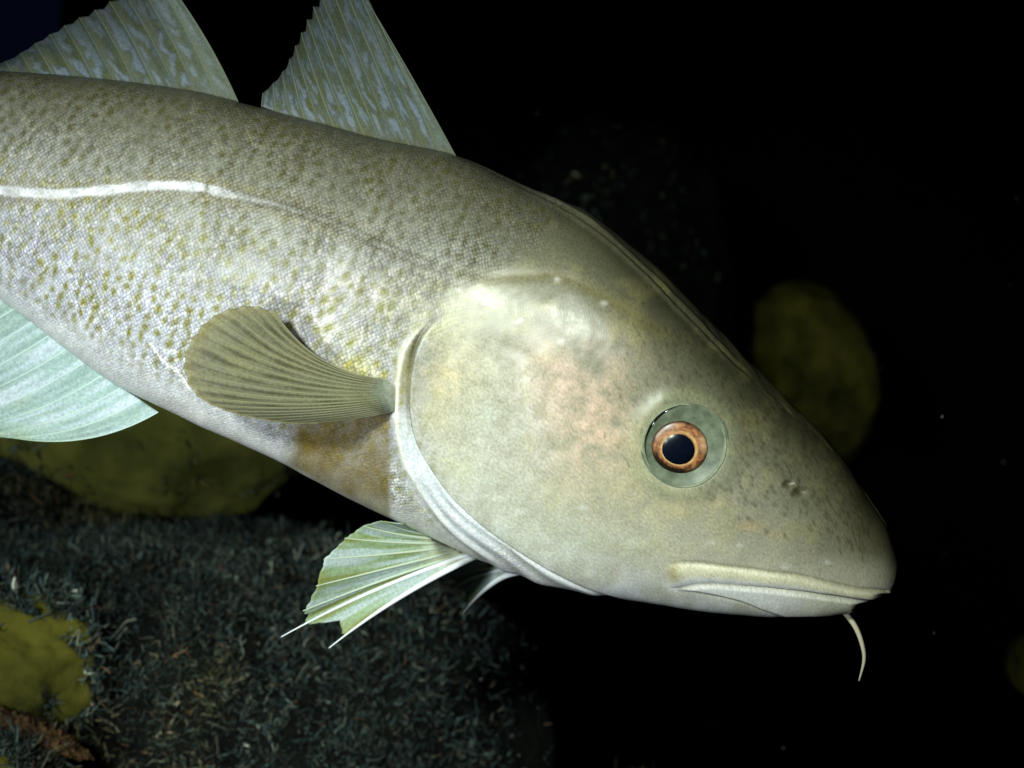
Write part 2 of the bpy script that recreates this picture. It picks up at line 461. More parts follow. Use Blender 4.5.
seg = np.maximum(np.hypot(*np.diff(ck, axis=0).T), 0.5 * np.maximum(np.hypot(*np.diff(top_k, axis=0).T), np.hypot(*np.diff(bot_k, axis=0).T)))
tk = np.r_[0, np.cumsum(seg)]
t_in = tk[3] + 60                                    # rows get dense where the body enters the picture
tt = np.r_[np.linspace(0, t_in, 110, endpoint=False), np.linspace(t_in, tk[-1], 760)]
TOP = catmull(top_k, tk, tt); BOT = catmull(bot_k, tk, tt); PAR = catmull(par_k, tk, tt)
NS, NT_ = len(tt), 480
Wd = np.maximum(PAR[:, 0], 1.5) * PX; PHI = np.radians(PAR[:, 1]); YC = PAR[:, 2]; NTOP = PAR[:, 3]; NBOT = PAR[:, 4]

def section(npow_t, npow_b, w, h):
    th = np.linspace(0, 2 * math.pi, 721)
    S, C = np.sin(th), np.cos(th)                    # th = 0 dorsal, near side first
    n = np.where(C >= 0, npow_t[:, None], npow_b[:, None])
    u = w[:, None] * np.sign(S) * np.abs(S) ** (2 / n)
    v = h[:, None] * np.sign(C) * np.abs(C) ** (2 / n)
    ds = np.hypot(np.diff(u, axis=1), np.diff(v, axis=1))
    s = np.concatenate([np.zeros((len(w), 1)), np.cumsum(ds, 1)], 1)
    tg = np.linspace(0, 1, NT_, endpoint=False)
    uu = np.empty((len(w), NT_)); vv = np.empty_like(uu)
    for i in range(len(w)):
        uu[i] = np.interp(tg * s[i, -1], s[i], u[i]); vv[i] = np.interp(tg * s[i, -1], s[i], v[i])
    return uu, vv, s[:, -1]

e2 = TOP - BOT; LEN = np.hypot(e2[:, 0], e2[:, 1]); e2 = e2 / LEN[:, None]
E = np.stack([e2[:, 0], 0 * LEN, -e2[:, 1]], -1)     # section up, in the picture plane
YV = np.array([0, 1.0, 0])
U = np.cos(PHI)[:, None] * E - np.sin(PHI)[:, None] * YV
Lr = -np.sin(PHI)[:, None] * E - np.cos(PHI)[:, None] * YV
H = LEN * 0.5 * PX
C2 = (TOP + BOT) / 2
for _ in range(6):
    uu, vv, GIR = section(NTOP, NBOT, Wd, H)
    C3 = unp(C2[:, 0], C2[:, 1], YC)
    P = C3[:, None] + uu[..., None] * Lr[:, None] + vv[..., None] * U[:, None]
    qx, qy = proj(P)
    a = (qx - BOT[:, :1]) * e2[:, :1] + (qy - BOT[:, 1:]) * e2[:, 1:]
    hi, lo = a.max(1), a.min(1)
    H = np.maximum(H + (LEN - (hi - lo)) * 0.5 * PX, 0.3 * PX)
    C2 = C2 + ((LEN - hi - lo) / 2)[:, None] * e2
uu, vv, GIR = section(NTOP, NBOT, Wd, H)
P = unp(C2[:, 0], C2[:, 1], YC)[:, None] + uu[..., None] * Lr[:, None] + vv[..., None] * U[:, None]

def normals(P):
    di = np.gradient(P, axis=0); dj = np.roll(P, -1, 1) - np.roll(P, 1, 1)
    N = np.cross(di, dj); N /= np.linalg.norm(N, axis=-1)[..., None] + 1e-12
    c = P.mean(1, keepdims=True)
    if ((P - c) * N).sum() < 0: N = -N
    return N
NRM = normals(P)
QX, QY = proj(P)
half = NT_ // 2
tw = (NT_ - np.arange(NT_)) % NT_
near = np.arange(NT_) <= half
# picture position of the near-side twin, used for features on both flanks
FX = np.where(near[None], QX, QX[:, tw]); FY = np.where(near[None], QY, QY[:, tw])
SB = sstep(0, 1, 0) + np.r_[0, np.cumsum(np.linalg.norm(np.diff(P.mean(1), axis=0), axis=1))] / PX   # length along body, px
jj = np.minimum(np.arange(NT_), NT_ - np.arange(NT_)) / half                                        # 0 dorsal .. 1 ventral
GP = (GIR[:, None] / PX) * 0.5 * jj[None]                                                           # girth from the dorsal line, px

# ---- features, traced in picture px
OPC = [(446, 315), (430, 326), (418, 344), (412, 372), (410, 400), (412, 425), (419, 448), (432, 470), (450, 494), (478, 520), (510, 544), (545, 565), (580, 583), (615, 596), (650, 604)]
MEM = [(440, 316), (418, 328), (403, 348), (397, 375), (395, 402), (396, 432), (403, 462), (416, 487), (434, 512), (456, 534), (486, 556), (520, 574)]
LAT = [(-260, 128), (-120, 170), (0, 190), (50, 194), (75, 193), (100, 191), (150, 186), (200, 187), (212, 190), (240, 197), (270, 203), (300, 212), (330, 222), (360, 235), (400, 254), (440, 268)]
M1 = [(664, 564), (690, 563), (725, 567), (770, 572), (800, 576), (830, 583), (860, 589), (886, 591)]
M2 = [(676, 588), (700, 583), (750, 586), (790, 590), (820, 594), (850, 598), (880, 602)]
M3 = [(690, 590), (715, 595), (740, 601), (762, 609), (785, 616)]
CAN = [(440, 266), (480, 276), (520, 276), (560, 276), (590, 288), (620, 306), (650, 326), (690, 352)]
CAN2 = [(480, 340), (520, 352), (545, 385), (545, 430), (560, 480), (600, 520), (660, 545)]

dO, sO, aO, LO = sdist(FX, FY, OPC); inside = sO < 0
if inside[np.argmin(abs(tt - tk[12])), half // 2] == False: inside = ~inside
dM, sM, aM, LM = sdist(FX, FY, MEM); insM = sM < 0
if insM[np.argmin(abs(tt - tk[12])), half // 2] == False: insM = ~insM
vis = jj[None] < 0.985
wO = sstep(4, 60, aO) * (1 - sstep(LO - 90, LO - 5, aO))
wM = sstep(4, 50, aM) * (1 - sstep(LM - 60, LM - 2, aM))
inO = inside & (aO > 0.5); inM = insM & (aM > 0.5)
sig = np.where(inside, dO, -dO); sgm = np.where(insM, dM, -dM)
disp = np.zeros_like(FX)
disp += wO * 5.0 * sstep(-0.8, 1.6, sig) * (1 - sstep(2, 34, sig))
disp -= wO * 2.2 * np.exp(-((sig + 1.5) / 1.8) ** 2)
disp += wM * 1.7 * sstep(-0.8, 1.6, sgm) * (1 - sstep(6, 34, sgm)) * (1 - 0.6 * sstep(-1, 1, sig))
# branchiostegal rays: fine folds below the gill cover
brz = sstep(150, 230, aO) * (1 - sstep(LO - 70, LO - 5, aO)) * sstep(-34, -28, sig) * (1 - sstep(-4, -1, sig))
fold = np.cos((sig + 2 + 2.2 * np.sin(aO / 46.0) + 1.5 * np.sin(aO / 17.0 + 1)) / (8.0 + 0.012 * aO) * 2 * math.pi)
disp += brz * (1.1 * fold + 1.5)
# mouth
d1, s1, a1, L1 = sdist(FX, FY, M1); d2, s2, a2, L2 = sdist(FX, FY, M2); d3, s3, a3, L3 = sdist(FX, FY, M3)
def below(pts):
    p = smooth_poly(pts, 60)
    return FY - np.interp(FX, p[:, 0], p[:, 1])
b1, b2, b3 = below(M1), below(M2), below(M3)
mx = sstep(662, 680, FX)
lip = mx * np.clip(np.sin(np.pi * np.clip(b1 / np.maximum(b1 - b2, 1), 0, 1)), 0, 1) ** 0.6
disp += 3.6 * lip
disp -= mx * 1.6 * np.exp(-(d1 / 1.7) ** 2) * sstep(665, 700, FX)
disp -= 3.4 * np.exp(-(d2 / 1.8) ** 2) * sstep(720, 830, FX)
low = mx * sstep(0, 4, b2) * (1 - sstep(-3, 1, b3)) * (FX < 870)
disp += 3.0 * low
disp -= 1.2 * np.exp(-(d3 / 1.8) ** 2) * sstep(690, 720, FX) * (1 - sstep(775, 785, FX))
# the snout hangs over the lips, the lips over the chin
disp -= 15.0 * sstep(848, 880, FX) * sstep(0, 7, b2)
disp -= 6.0 * sstep(868, 888, FX) * sstep(0, 5, b1)
# eye socket
EX, EY, ER = 684.5, 444.5, 40.5
re = np.hypot((FX - EX), (FY - EY))
disp += 3.2 * np.exp(-((re - 46) / 12.0) ** 2)
disp -= 15.0 * (1 - sstep(ER - 3.6, ER - 0.4, re))
# dorsal groove on the head, sensory canals, soft unevenness
headw = sstep(tk[10] - 30, tk[10] + 60, tt)[:, None] * (1 - sstep(tk[14] - 60, tk[14] + 20, tt))[:, None]
disp -= headw * 3.0 * np.exp(-(GP / 2.6) ** 2)
disp += headw * 2.0 * np.exp(-((GP - 8) / 5.0) ** 2)
dC, sC, aC, LC = sdist(FX, FY, CAN); wC = sstep(0, 40, aC) * (1 - sstep(LC - 50, LC, aC))
disp -= 0.6 * wC * np.exp(-(dC / 5.5) ** 2); disp += 0.0 * wC * np.exp(-((dC - 9) / 6.0) ** 2)
dC2, sC2, aC2, LC2 = sdist(FX, FY, CAN2); wC2 = sstep(0, 50, aC2) * (1 - sstep(LC2 - 60, LC2, aC2))
disp -= 0.9 * wC2 * np.exp(-(dC2 / 8.0) ** 2)
dL, sL, aL, LL = sdist(FX, FY, LAT)
PN = P / PX
mir = np.where(near, 0, 500.0)[None]
nz_lo = fbm(np.stack([FX / 70, FY / 70, mir + 0 * FX], -1), 3)
nz_md = fbm(np.stack([FX / 22, FY / 22, mir + 4 + 0 * FX], -1), 3)
nz_hi = fbm(np.stack([FX / 8, FY / 8, mir + 8 + 0 * FX], -1), 3)
inhead = sstep(-25, 25, FX - np.interp(FY, [150, 200, 250, 290, 330, 420, 500, 600], [610, 580, 530, 460, 430, 412, 445, 560]))
disp += nz_lo * 1.6 + nz_md * (0.35 + 0.35 * inhead)
# nostrils and pores
PORES = [(557, 279, 3.2), (604, 303, 3.4), (457, 290, 3.0), (485, 303, 3.4), (518, 322, 3.6), (561, 343, 3.6), (525, 380, 4.2), (478, 442, 4.2), (712, 543, 3.5), (740, 546, 3), (786, 567, 4), (828, 563, 3), (500, 498, 5), (520, 512, 5), (590, 573, 5), (546, 553, 5), (584, 508, 4)]
pore = np.zeros_like(FX)
for (x, y, r_) in PORES:
    pore = np.maximum(pore, np.exp(-(((FX - x) / (r_ * 1.25)) ** 2 + ((FY - y) / (r_ * 0.8)) ** 2) ** 1.5))
disp += 0.3 * pore
NOS = [(800, 492, 5.0), (788, 484, 4.0)]
nos = np.zeros_like(FX)
for (x, y, r_) in NOS:
    rr = np.hypot((FX - x) * 0.8 + (FY - y) * 0.25, (FY - y) * 1.1)
    disp += 0.9 * np.exp(-((rr - r_ * 1.5) / 3) ** 2); disp -= 3.4 * np.exp(-(rr / r_) ** 2)
    nos = np.maximum(nos, np.exp(-(rr / (r_ * 0.8)) ** 2))
ends = sstep(tk[-1], tk[-1] - 14, tt)[:, None] if False else (1 - sstep(tk[-1] - 14, tk[-1] - 2, tt))[:, None]
NEWP = P + NRM * (disp * PX * ends)[..., None]

# ---- colours
def blend(c, col, w):
    return c + (lin(col) - c) * np.clip(w, 0, 1)[..., None]
jn = jj[None] + 0 * FX
jd = jn + (0.035 - 0.018 * inhead) * nz_lo + 0.01 * nz_md
keys = [0.0, 0.10, 0.24, 0.40, 0.58, 0.74, 0.88, 1.0]  # countershading, with shade painted into the darkened back and forehead
bodyc = lin(np.array([(76, 75, 60), (90, 89, 73), (114, 114, 101), (144, 145, 139), (168, 170, 178), (188, 191, 200), (213, 214, 214), (228, 228, 222)]))
headc = lin(np.array([(78, 77, 58), (90, 89, 68), (122, 120, 97), (162, 160, 136), (190, 187, 166), (202, 202, 190), (222, 226, 228), (232, 236, 240)]))
cb = np.stack([np.interp(jd, keys, bodyc[:, k]) for k in range(3)], -1)
ch = np.stack([np.interp(jd, keys, headc[:, k]) for k in range(3)], -1)
col = cb + (ch - cb) * inhead[..., None]
# snout: darker olive towards the tip and over its top
sn = sstep(700, 860, FX + 0.35 * (420 - FY)) * (1 - sstep(545, 580, FY))
col = blend(col, (92, 89, 62), 0.8 * sn)
col = blend(col, (122, 124, 112), 0.45 * np.exp(-(((FX - 748) / 34) ** 2 + ((FY - 500) / 26) ** 2)))
# warm pink-copper sheen patches on gill cover and cheek, painted scale glitter on flank
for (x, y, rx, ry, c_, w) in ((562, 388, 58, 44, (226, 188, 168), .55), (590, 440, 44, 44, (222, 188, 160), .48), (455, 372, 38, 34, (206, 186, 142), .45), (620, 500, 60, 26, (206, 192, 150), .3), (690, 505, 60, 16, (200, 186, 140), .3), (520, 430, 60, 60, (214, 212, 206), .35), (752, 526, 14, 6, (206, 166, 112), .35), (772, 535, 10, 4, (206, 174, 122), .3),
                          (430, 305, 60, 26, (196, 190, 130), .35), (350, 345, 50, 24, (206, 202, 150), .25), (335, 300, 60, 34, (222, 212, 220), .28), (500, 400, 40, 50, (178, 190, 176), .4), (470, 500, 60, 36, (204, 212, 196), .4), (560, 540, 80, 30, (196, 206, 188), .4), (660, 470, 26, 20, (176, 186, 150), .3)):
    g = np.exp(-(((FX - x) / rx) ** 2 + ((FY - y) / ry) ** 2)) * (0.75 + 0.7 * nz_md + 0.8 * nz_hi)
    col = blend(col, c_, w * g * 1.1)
# yellow mottling over head
col = blend(col, (176, 166, 96), 0.16 * inhead * sstep(0.12, 0.5, nz_md) * (1 - sstep(545, 580, FY)))
col = blend(col, (128, 124, 90), 0.06 * inhead * sstep(0.15, 0.5, -nz_md))
col = blend(col, (232, 238, 246), 0.6 * inhead * sstep(0.62, 0.80, jd) * sstep(0.0, 0.4, nz_md + 0.5 * nz_lo))
# canal, pores, nostrils
col = blend(col, (112, 102, 54), 0.45 * wC * np.exp(-(dC / 7.0) ** 2))
col = blend(col, (232, 232, 224), 0.38 * pore)
col = blend(col, (66, 62, 30), 0.8 * nos)
# dorsal groove
col = blend(col, (56, 52, 34), headw * 0.85 * np.exp(-(GP / 3.0) ** 2))
# spots: scattered over grid windows
def splat(cx, cy, rx, ry, ang, mask):
    """cx along the body px, cy girth px"""
    for x, y, a, b, g in zip(cx, cy, rx, ry, ang):
        i0, i1 = np.searchsorted(SB, [x - 2.5 * max(a, b), x + 2.5 * max(a, b)])
        if i1 - i0 < 2: continue
        im = (i0 + i1) // 2
        pj = GIR[im] / PX / NT_
        for sgn in (1, -1):
            jc = y / pj; w = 2.5 * max(a, b) / pj
            js = (np.arange(int(jc - w), int(jc + w) + 1) * sgn) % NT_
            X = SB[i0:i1, None] - x; Yv = GP[i0:i1][:, js] - y
            xr = X * math.cos(g) + Yv * math.sin(g); yr = -X * math.sin(g) + Yv * math.cos(g)
            m = np.exp(-((xr / a) ** 2 + (yr / b) ** 2) ** 1.3)
            mask[i0:i1, js] = np.maximum(mask[i0:i1, js], m)
r = np.random.default_rng(21)
def poisson(n, mind, smax, gfun):
    pts = []
    gridd = {}
    s_in = np.interp(tk[0] + 0, tt, SB)
    for _ in range(n):
        x = r.uniform(SB[20], smax); y = gfun(x)
        kx, ky = int(x // mind), int(y // mind)
        if any((x - p[0]) ** 2 + (y - p[1]) ** 2 < mind * mind for a in (-1, 0, 1) for b in (-1, 0, 1) for p in gridd.get((kx + a, ky + b), ())): continue
        gridd.setdefault((kx, ky), []).append((x, y)); pts.append((x, y))
    return np.array(pts)
girf = lambda x: np.interp(x, SB, GIR / PX) * 0.5
s_head = np.interp(tk[10], tt, SB)
sp = poisson(26000, 10.5, s_head + 30, lambda x: girf(x) * r.uniform(0.05, 0.80))
spots = np.zeros_like(FX)
splat(sp[:, 0], sp[:, 1], r.uniform(2.6, 4.9, len(sp)), r.uniform(3.8, 9.0, len(sp)), r.normal(0.2, 0.25, len(sp)), spots)
latf = 1 - sstep(6, 10, dL) * 0
spots *= (0.55 + 0.5 * sstep(-0.4, 0.4, nz_md + 0.4 * nz_hi)) * (1 - inhead * 0.9)
upper = 1 - sstep(0.30, 0.46, jd)
spc = lin((74, 71, 36)) * upper[..., None] + lin((124, 122, 54)) * (1 - upper[..., None])
wsp = spots * (0.88 * upper + 1.0 * (1 - upper)) * (1 - sstep(0.72, 0.86, jd))
col = col + (spc - col) * np.clip(wsp, 0, 1)[..., None]
# lateral line with an ochre border
abv = 1 - sstep(-60, 260, FX)
col = blend(col, (118, 108, 60), 0.5 * np.exp(-((dL - 9) / 5.5) ** 2) * (0.6 + 0.6 * nz_hi) * (1 - sstep(300, 420, FX)))
lw = 4.8 - 1.8 * sstep(200, 300, FX)
lst = (1 - sstep(lw - 1.3, lw + 1.0, dL + 2.2 * nz_hi)) * (1 - 0.62 * sstep(198, 240, FX) - 0.36 * sstep(240, 320, FX)) * (1 - 0.9 * np.exp(-((FX - 207) / 3.0) ** 2)) * (aL < LL - 2)
col = blend(col, (208, 208, 214), 0.92 * lst * (0.85 + 0.5 * nz_hi))
col = blend(col, (70, 66, 40), 0.65 * np.exp(-((dL - 3.5) / 2.6) ** 2) * sstep(215, 260, FX) * (aL < LL - 2))
# freckles on top of the snout and forehead
s_eye = np.interp(tk[13], tt, SB)
fr = []
for _ in range(1500):
    x = r.uniform(np.interp(tk[12], tt, SB), SB[-40]); g = girf(x) * r.uniform(0.0, 0.42) ** 1.0
    fr.append((x, g))
fr = np.array(fr); keepf = r.random(len(fr)) < np.interp(fr[:, 0], [np.interp(tk[12], tt, SB), s_eye, SB[-1]], [0.15, 0.6, 1.0]) * np.clip(1.3 - fr[:, 1] / (girf(fr[:, 0]) * 0.36), 0, 1)
fr = fr[keepf]
frm = np.zeros_like(FX)
splat(fr[:, 0], fr[:, 1], r.uniform(1.3, 3.2, len(fr)), r.uniform(1.3, 3.2, len(fr)), r.uniform(0, 3, len(fr)), frm)
col = blend(col, (60, 57, 32), 0.48 * frm * (re > 44))
# gill opening: cream rim, gap and notch shade painted dark, olive membrane, white folds
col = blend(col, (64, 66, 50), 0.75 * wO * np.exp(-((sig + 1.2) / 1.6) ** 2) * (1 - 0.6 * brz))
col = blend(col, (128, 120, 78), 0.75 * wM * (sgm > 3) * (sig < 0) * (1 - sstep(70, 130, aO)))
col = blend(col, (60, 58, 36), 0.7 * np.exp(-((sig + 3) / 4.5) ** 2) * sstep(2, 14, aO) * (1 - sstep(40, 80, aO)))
col = blend(col, (226, 232, 238), 0.85 * wM * (sgm > 0) * (sig < -1) * sstep(95, 150, aO))
col = blend(col, (234, 232, 214), 0.8 * wM * np.exp(-((sgm - 1.5) / 2.4) ** 2))
col = blend(col, (238, 240, 246), 0.9 * brz * sstep(-0.6, 0.5, fold))
col = blend(col, (126, 132, 134), 0.6 * brz * sstep(0.35, 0.95, -fold) * (0.6 + nz_md))
bel = sstep(0, 10, -sgm) * wM * np.exp(-np.maximum(-sgm, 0) / 30) * sstep(440, 500, FY)
col = blend(col, (196, 196, 150), 0.4 * bel)
# mouth
upl = mx * (b1 > 0) * (b2 < 0)
col = blend(col, (220, 216, 186), 0.9 * upl)
col = blend(col, (232, 234, 238), 0.9 * upl * sstep(0.40, 0.8, np.clip(b1 / np.maximum(b1 - b2, 1), 0, 1)) * (1 - sstep(800, 860, FX)))
col = blend(col, (234, 236, 234), 0.85 * low)
col = blend(col, (206, 204, 168), 0.6 * low * sstep(770, 830, FX))
col = blend(col, (120, 112, 80), 0.5 * np.exp(-(d1 / 1.3) ** 2) * sstep(668, 700, FX))
col = blend(col, (40, 34, 24), 0.85 * np.exp(-(d2 / 1.5) ** 2) * sstep(770, 840, FX))
col = blend(col, (120, 112, 84), 0.7 * np.exp(-(d3 / 1.6) ** 2) * sstep(690, 720, FX) * (1 - sstep(775, 785, FX)))
col = blend(col, (150, 136, 78), 0.7 * np.exp(-(((FX - 674) / 7) ** 2 + ((FY - 573) / 9) ** 2)))
col = blend(col, (248, 248, 246), 0.95 * np.exp(-((((FX - 673) * 0.9 + (FY - 588) * 0.5) / 8) ** 2 + (((FY - 588) * 0.9 - (FX - 673) * 0.45) / 4) ** 2)))
col = blend(col, (226, 234, 244), 0.75 * inhead * sstep(0.80, 0.92, jd) * (1 - 0.6 * sstep(800, 860, FX)))  # bluish-white sheen under the jaw, painted where little light reaches
# eye rim and socket
col = blend(col, (176, 186, 160), 0.7 * np.exp(-((re - ER) / 1.8) ** 2))
col = blend(col, (70, 84, 84), 0.9 * (re < ER - 2.5))
col = blend(col, (150, 156, 120), 0.35 * np.exp(-((re - 50) / 8) ** 2))
# under the pectoral: brown pigment plus painted fin shadow; scar mark on the flank
col = blend(col, (214, 206, 96), 0.55 * np.exp(-(((FX - 352) / 26) ** 2 + ((FY - 372) / 12) ** 2)))
axil_shade = sstep(280, 305, FX + 0.2 * (FY - 420) + 6 * nz_md) * (1 - sstep(386, 394, FX)) * sstep(400, 420, FY) * (1 - sstep(0.86, 0.95, jd))
col = blend(col, (118, 102, 54), 0.9 * axil_shade * (0.95 + 0.3 * nz_md))
dS, _, aS, LS = sdist(FX, FY, [(150, 343), (165, 362), (180, 374), (190, 390)])
col = blend(col, (244, 244, 244), 0.8 * np.exp(-(dS / 1.6) ** 2))
col = np.clip(col * (1 + (1 - 0.6 * inhead) * 0.09 * nz_md + (0.20 - 0.09 * inhead) * nz_hi)[..., None], 0.01, 0.9)
scm = (1 - inhead) * (1 - 0.65 * sstep(0.72, 0.9, jd)) * (0.7 + 0.3 * sstep(0.15, 0.45, jd)) * (1 - 0.8 * lst) * (1 - wM * sstep(-12, 0, sgm))
scm = np.clip(scm + 0.07 * inhead * (1 - sstep(545, 600, FY)), 0, 1)
scm = scm * (re > ER) * (1 - 0.6 * axil_shade)

# ---- body mesh (closed at the snout and at the tail root)
cod = bpy.data.objects.new("cod", None)
COL.objects.link(cod)
cod.empty_display_size = 0.05
tag(cod, "large olive speckled cod with copper eye swimming head down to the right", "fish")
nv = NS * NT_
Vb = np.concatenate([NEWP.reshape(-1, 3), NEWP[0].mean(0)[None], NEWP[-1].mean(0)[None]])
fb = grid_faces(NS, NT_, True)
suv = np.stack([np.broadcast_to(SB[:, None], FX.shape), GP * np.where(near, 1, -1)[None], 0 * FX], -1).reshape(-1, 3)
suv = np.concatenate([suv, suv[:1], suv[-1:]])
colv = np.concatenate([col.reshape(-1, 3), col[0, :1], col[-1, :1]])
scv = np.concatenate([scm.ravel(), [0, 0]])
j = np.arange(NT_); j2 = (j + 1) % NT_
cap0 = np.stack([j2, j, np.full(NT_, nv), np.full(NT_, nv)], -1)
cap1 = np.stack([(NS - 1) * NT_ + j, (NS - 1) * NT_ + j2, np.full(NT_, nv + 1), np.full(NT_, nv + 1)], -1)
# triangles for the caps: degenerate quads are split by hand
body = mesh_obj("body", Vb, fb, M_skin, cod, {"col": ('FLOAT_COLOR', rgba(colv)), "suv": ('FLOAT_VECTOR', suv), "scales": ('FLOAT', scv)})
capm = mesh_obj("tail_root", np.concatenate([NEWP[0], NEWP[0].mean(0)[None]]), [(int(b), int(a), NT_) for a, b in zip(j[::1], j2)], M_skin, cod,
                {"col": ('FLOAT_COLOR', rgba(np.broadcast_to(lin((150, 146, 110)), (NT_ + 1, 3))))})
bm_tip = NEWP[-1]

def near_surface(px, py):
    """depth of the near flank at a picture point"""
    a = near[None] & (NRM[..., 1] < 0.25)
    d = (QX - px) ** 2 + (QY - py) ** 2 + np.where(a, 0, 1e9)
    i = np.unravel_index(np.argmin(d), d.shape)
    return NEWP[i], i
def dorsal_depth(x):
    return np.interp(x, QX[:, 0], NEWP[:, 0, 1])
def ventral_depth(x):
    return np.interp(x, QX[:, half], NEWP[:, half, 1])

# ------------------------------------------------------------------ fins
def fin(name, base, tip, n_rays, depth_fn, mat, mem_fn, ray_col, parent, bend=0.0, ray_r=(1.3, 0.45), pleat=0.8, scallop=0.04, rows=40, sub=8, thick=0.8, warp=None, skip_rays=(), place=None):
    """base, tip: curves in picture px, same direction; every ray runs from one to the other"""
    nc = (n_rays - 1) * sub + 1
    c = np.linspace(0, 1, nc); t = np.linspace(0, 1, rows)
    Bp, Tp = polyat(base, c), polyat(tip, c)
    ph = c * (n_rays - 1); fr_ = np.abs(ph - np.round(ph)) * 2          # 0 on a ray, 1 between two
    sc_l = 1 - scallop * fr_
    T = t[:, None] * sc_l[None]
    dirv = Tp - Bp; perp = np.stack([-dirv[:, 1], dirv[:, 0]], -1)
    bd = bend(c) if callable(bend) else bend + 0 * c
    XY = Bp[None] + dirv[None] * T[..., None] + perp[None] * (bd[None, :, None] * (T * (1 - T))[..., None])
    Yd = depth_fn(XY, T, c[None] + 0 * T)
    Yd = Yd + pleat * PX * (fr_[None] - 0.5) * sstep(0.0, 0.25, T)
    if warp is not None: Yd = Yd + warp(T, c[None] + 0 * T) * PX
    G = unp(XY[..., 0], XY[..., 1], Yd)
    if place is not None: G = place(G)
    cc, dens = mem_fn(T, c[None] + 0 * T, fr_[None] + 0 * T, XY)
    N = normals_open(G)
    h = thick * PX * 0.5
    V = np.concatenate([(G + N * h).reshape(-1, 3), (G - N * h).reshape(-1, 3)])
    f1 = grid_faces(rows, nc); f2 = f1[:, ::-1] + rows * nc
    per = np.r_[np.arange(nc), np.arange(1, rows) * nc + nc - 1, (rows - 1) * nc + np.arange(nc - 2, -1, -1), np.arange(rows - 2, 0, -1) * nc]
    p2 = np.roll(per, -1)
    rim = np.stack([per, per + rows * nc, p2 + rows * nc, p2], -1)
    o = mesh_obj(name, V, np.concatenate([f1, f2, rim]), mat, parent, {"col": ('FLOAT_COLOR', rgba(np.concatenate([cc.reshape(-1, 3)] * 2))), "dens": ('FLOAT', np.concatenate([dens.ravel()] * 2))})
    for k in range(n_rays):
        if k in skip_rays: continue
        path = G[:, k * sub]
        rad = (ray_r[0] + (ray_r[1] - ray_r[0]) * t) * PX
        d = np.gradient(path, axis=0); d /= np.linalg.norm(d, axis=1)[:, None]
        a1_ = N[:, k * sub]; a2_ = np.cross(d, a1_); a2_ /= np.linalg.norm(a2_, axis=1)[:, None]; a1_ = np.cross(a2_, d)
        ang = np.arange(6) / 6 * 2 * math.pi
        ring = path[:, None] + rad[:, None, None] * (a1_[:, None] * (1.05 * np.cos(ang))[None, :, None] + a2_[:, None] * np.sin(ang)[None, :, None])
        rc = ray_col(t, k / (n_rays - 1))
        mesh_obj("ray", ring.reshape(-1, 3), grid_faces(rows, 6, True), M_ray, o, {"col": ('FLOAT_COLOR', rgba(np.repeat(rc, 6, 0)))})
    return o

def normals_open(G):
    N = np.cross(np.gradient(G, axis=0), np.gradient(G, axis=1))
    N /= np.linalg.norm(N, axis=-1)[..., None] + 1e-12
    return N

def mix3(a, b, w):
    return a + (b - a) * np.clip(w, 0, 1)[..., None]

def dorsal_mem(seed):
    def f(T, c, fr_, XY):
        n1 = fbm(np.stack([XY[..., 0] / 16, XY[..., 1] / 16, 0 * T + seed], -1), 3)
        n2 = fbm(np.stack([c * 46 + seed * 7 + 0.8 * vnoise(np.stack([c * 8, T * 9, 0 * T + seed], -1)), XY[..., 1] / 11.0 + 1.5 * vnoise(np.stack([c * 25, 0 * T + seed, 0 * T], -1)), 0 * T + seed + 5], -1), 2)
        a = np.broadcast_to(lin((104, 118, 118)), T.shape + (3,))
        a = mix3(a, lin((104, 114, 88)), 0.35 + 0.9 * n1)
        a = mix3(a, lin((110, 118, 70)), 0.75 * sstep(-0.05, 0.3, n2) * (1 - 0.5 * T))
        dash = sstep(0.2, 0.6, fr_) * sstep(-0.05, 0.2, -n2)
        a = mix3(a, lin((162, 178, 196)), 0.75 * dash * (1 - 0.55 * T))
        a = mix3(a, lin((104, 104, 72)), 0.7 * (1 - sstep(0.02, 0.12, T)))
        lead = sstep(0.86, 1.0, c)
        a = mix3(a, lin((112, 122, 108)), 0.8 * lead)
        dens = (1.35 - 0.95 * T * (1 - 0.7 * lead)) * (1.0 - 0.25 * fr_) + 0.5 * lead
        return a, dens
    return f
def dorsal_ray(t, k):
    return mix3(np.broadcast_to(lin((92, 98, 76)) * (0.75 + 0.4 * ((k * 7.31) % 1.0)), (len(t), 3)), lin((84, 94, 84)), t * 0.9)

tan_roll = lambda deg: math.tan(math.radians(deg))
def dorsal_dep(base, deg, sway=0.0):
    b = smooth_poly(base, 40)
    def f(XY, T, c):
        yb = np.interp(XY[..., 0], b[:, 0], b[:, 1])
        return dorsal_depth(np.interp(c, [0, 1], [b[0, 0], b[-1, 0]])) - np.maximum(yb - XY[..., 1], 0) * PX * tan_roll(deg) + sway * PX * np.sin(T * 2.2 + c * 3.0) * T
    return f

B1 = [(262, 107), (290, 117), (330, 129), (380, 141), (420, 150), (456, 157)]
T1 = [(263, 93), (276, 80), (286, 66), (297, 42), (306, 22), (318, -2), (332, -22), (344, -40), (352, -34), (358, -14)]
fin("dorsal_fin", B1, T1, 14, dorsal_dep(B1, 11, 5), M_dorsal, dorsal_mem(1), dorsal_ray, cod,
    bend=lambda c: -0.10 + 0.13 * c, ray_r=(0.8, 0.3), scallop=0.05, warp=None, pleat=1.8)
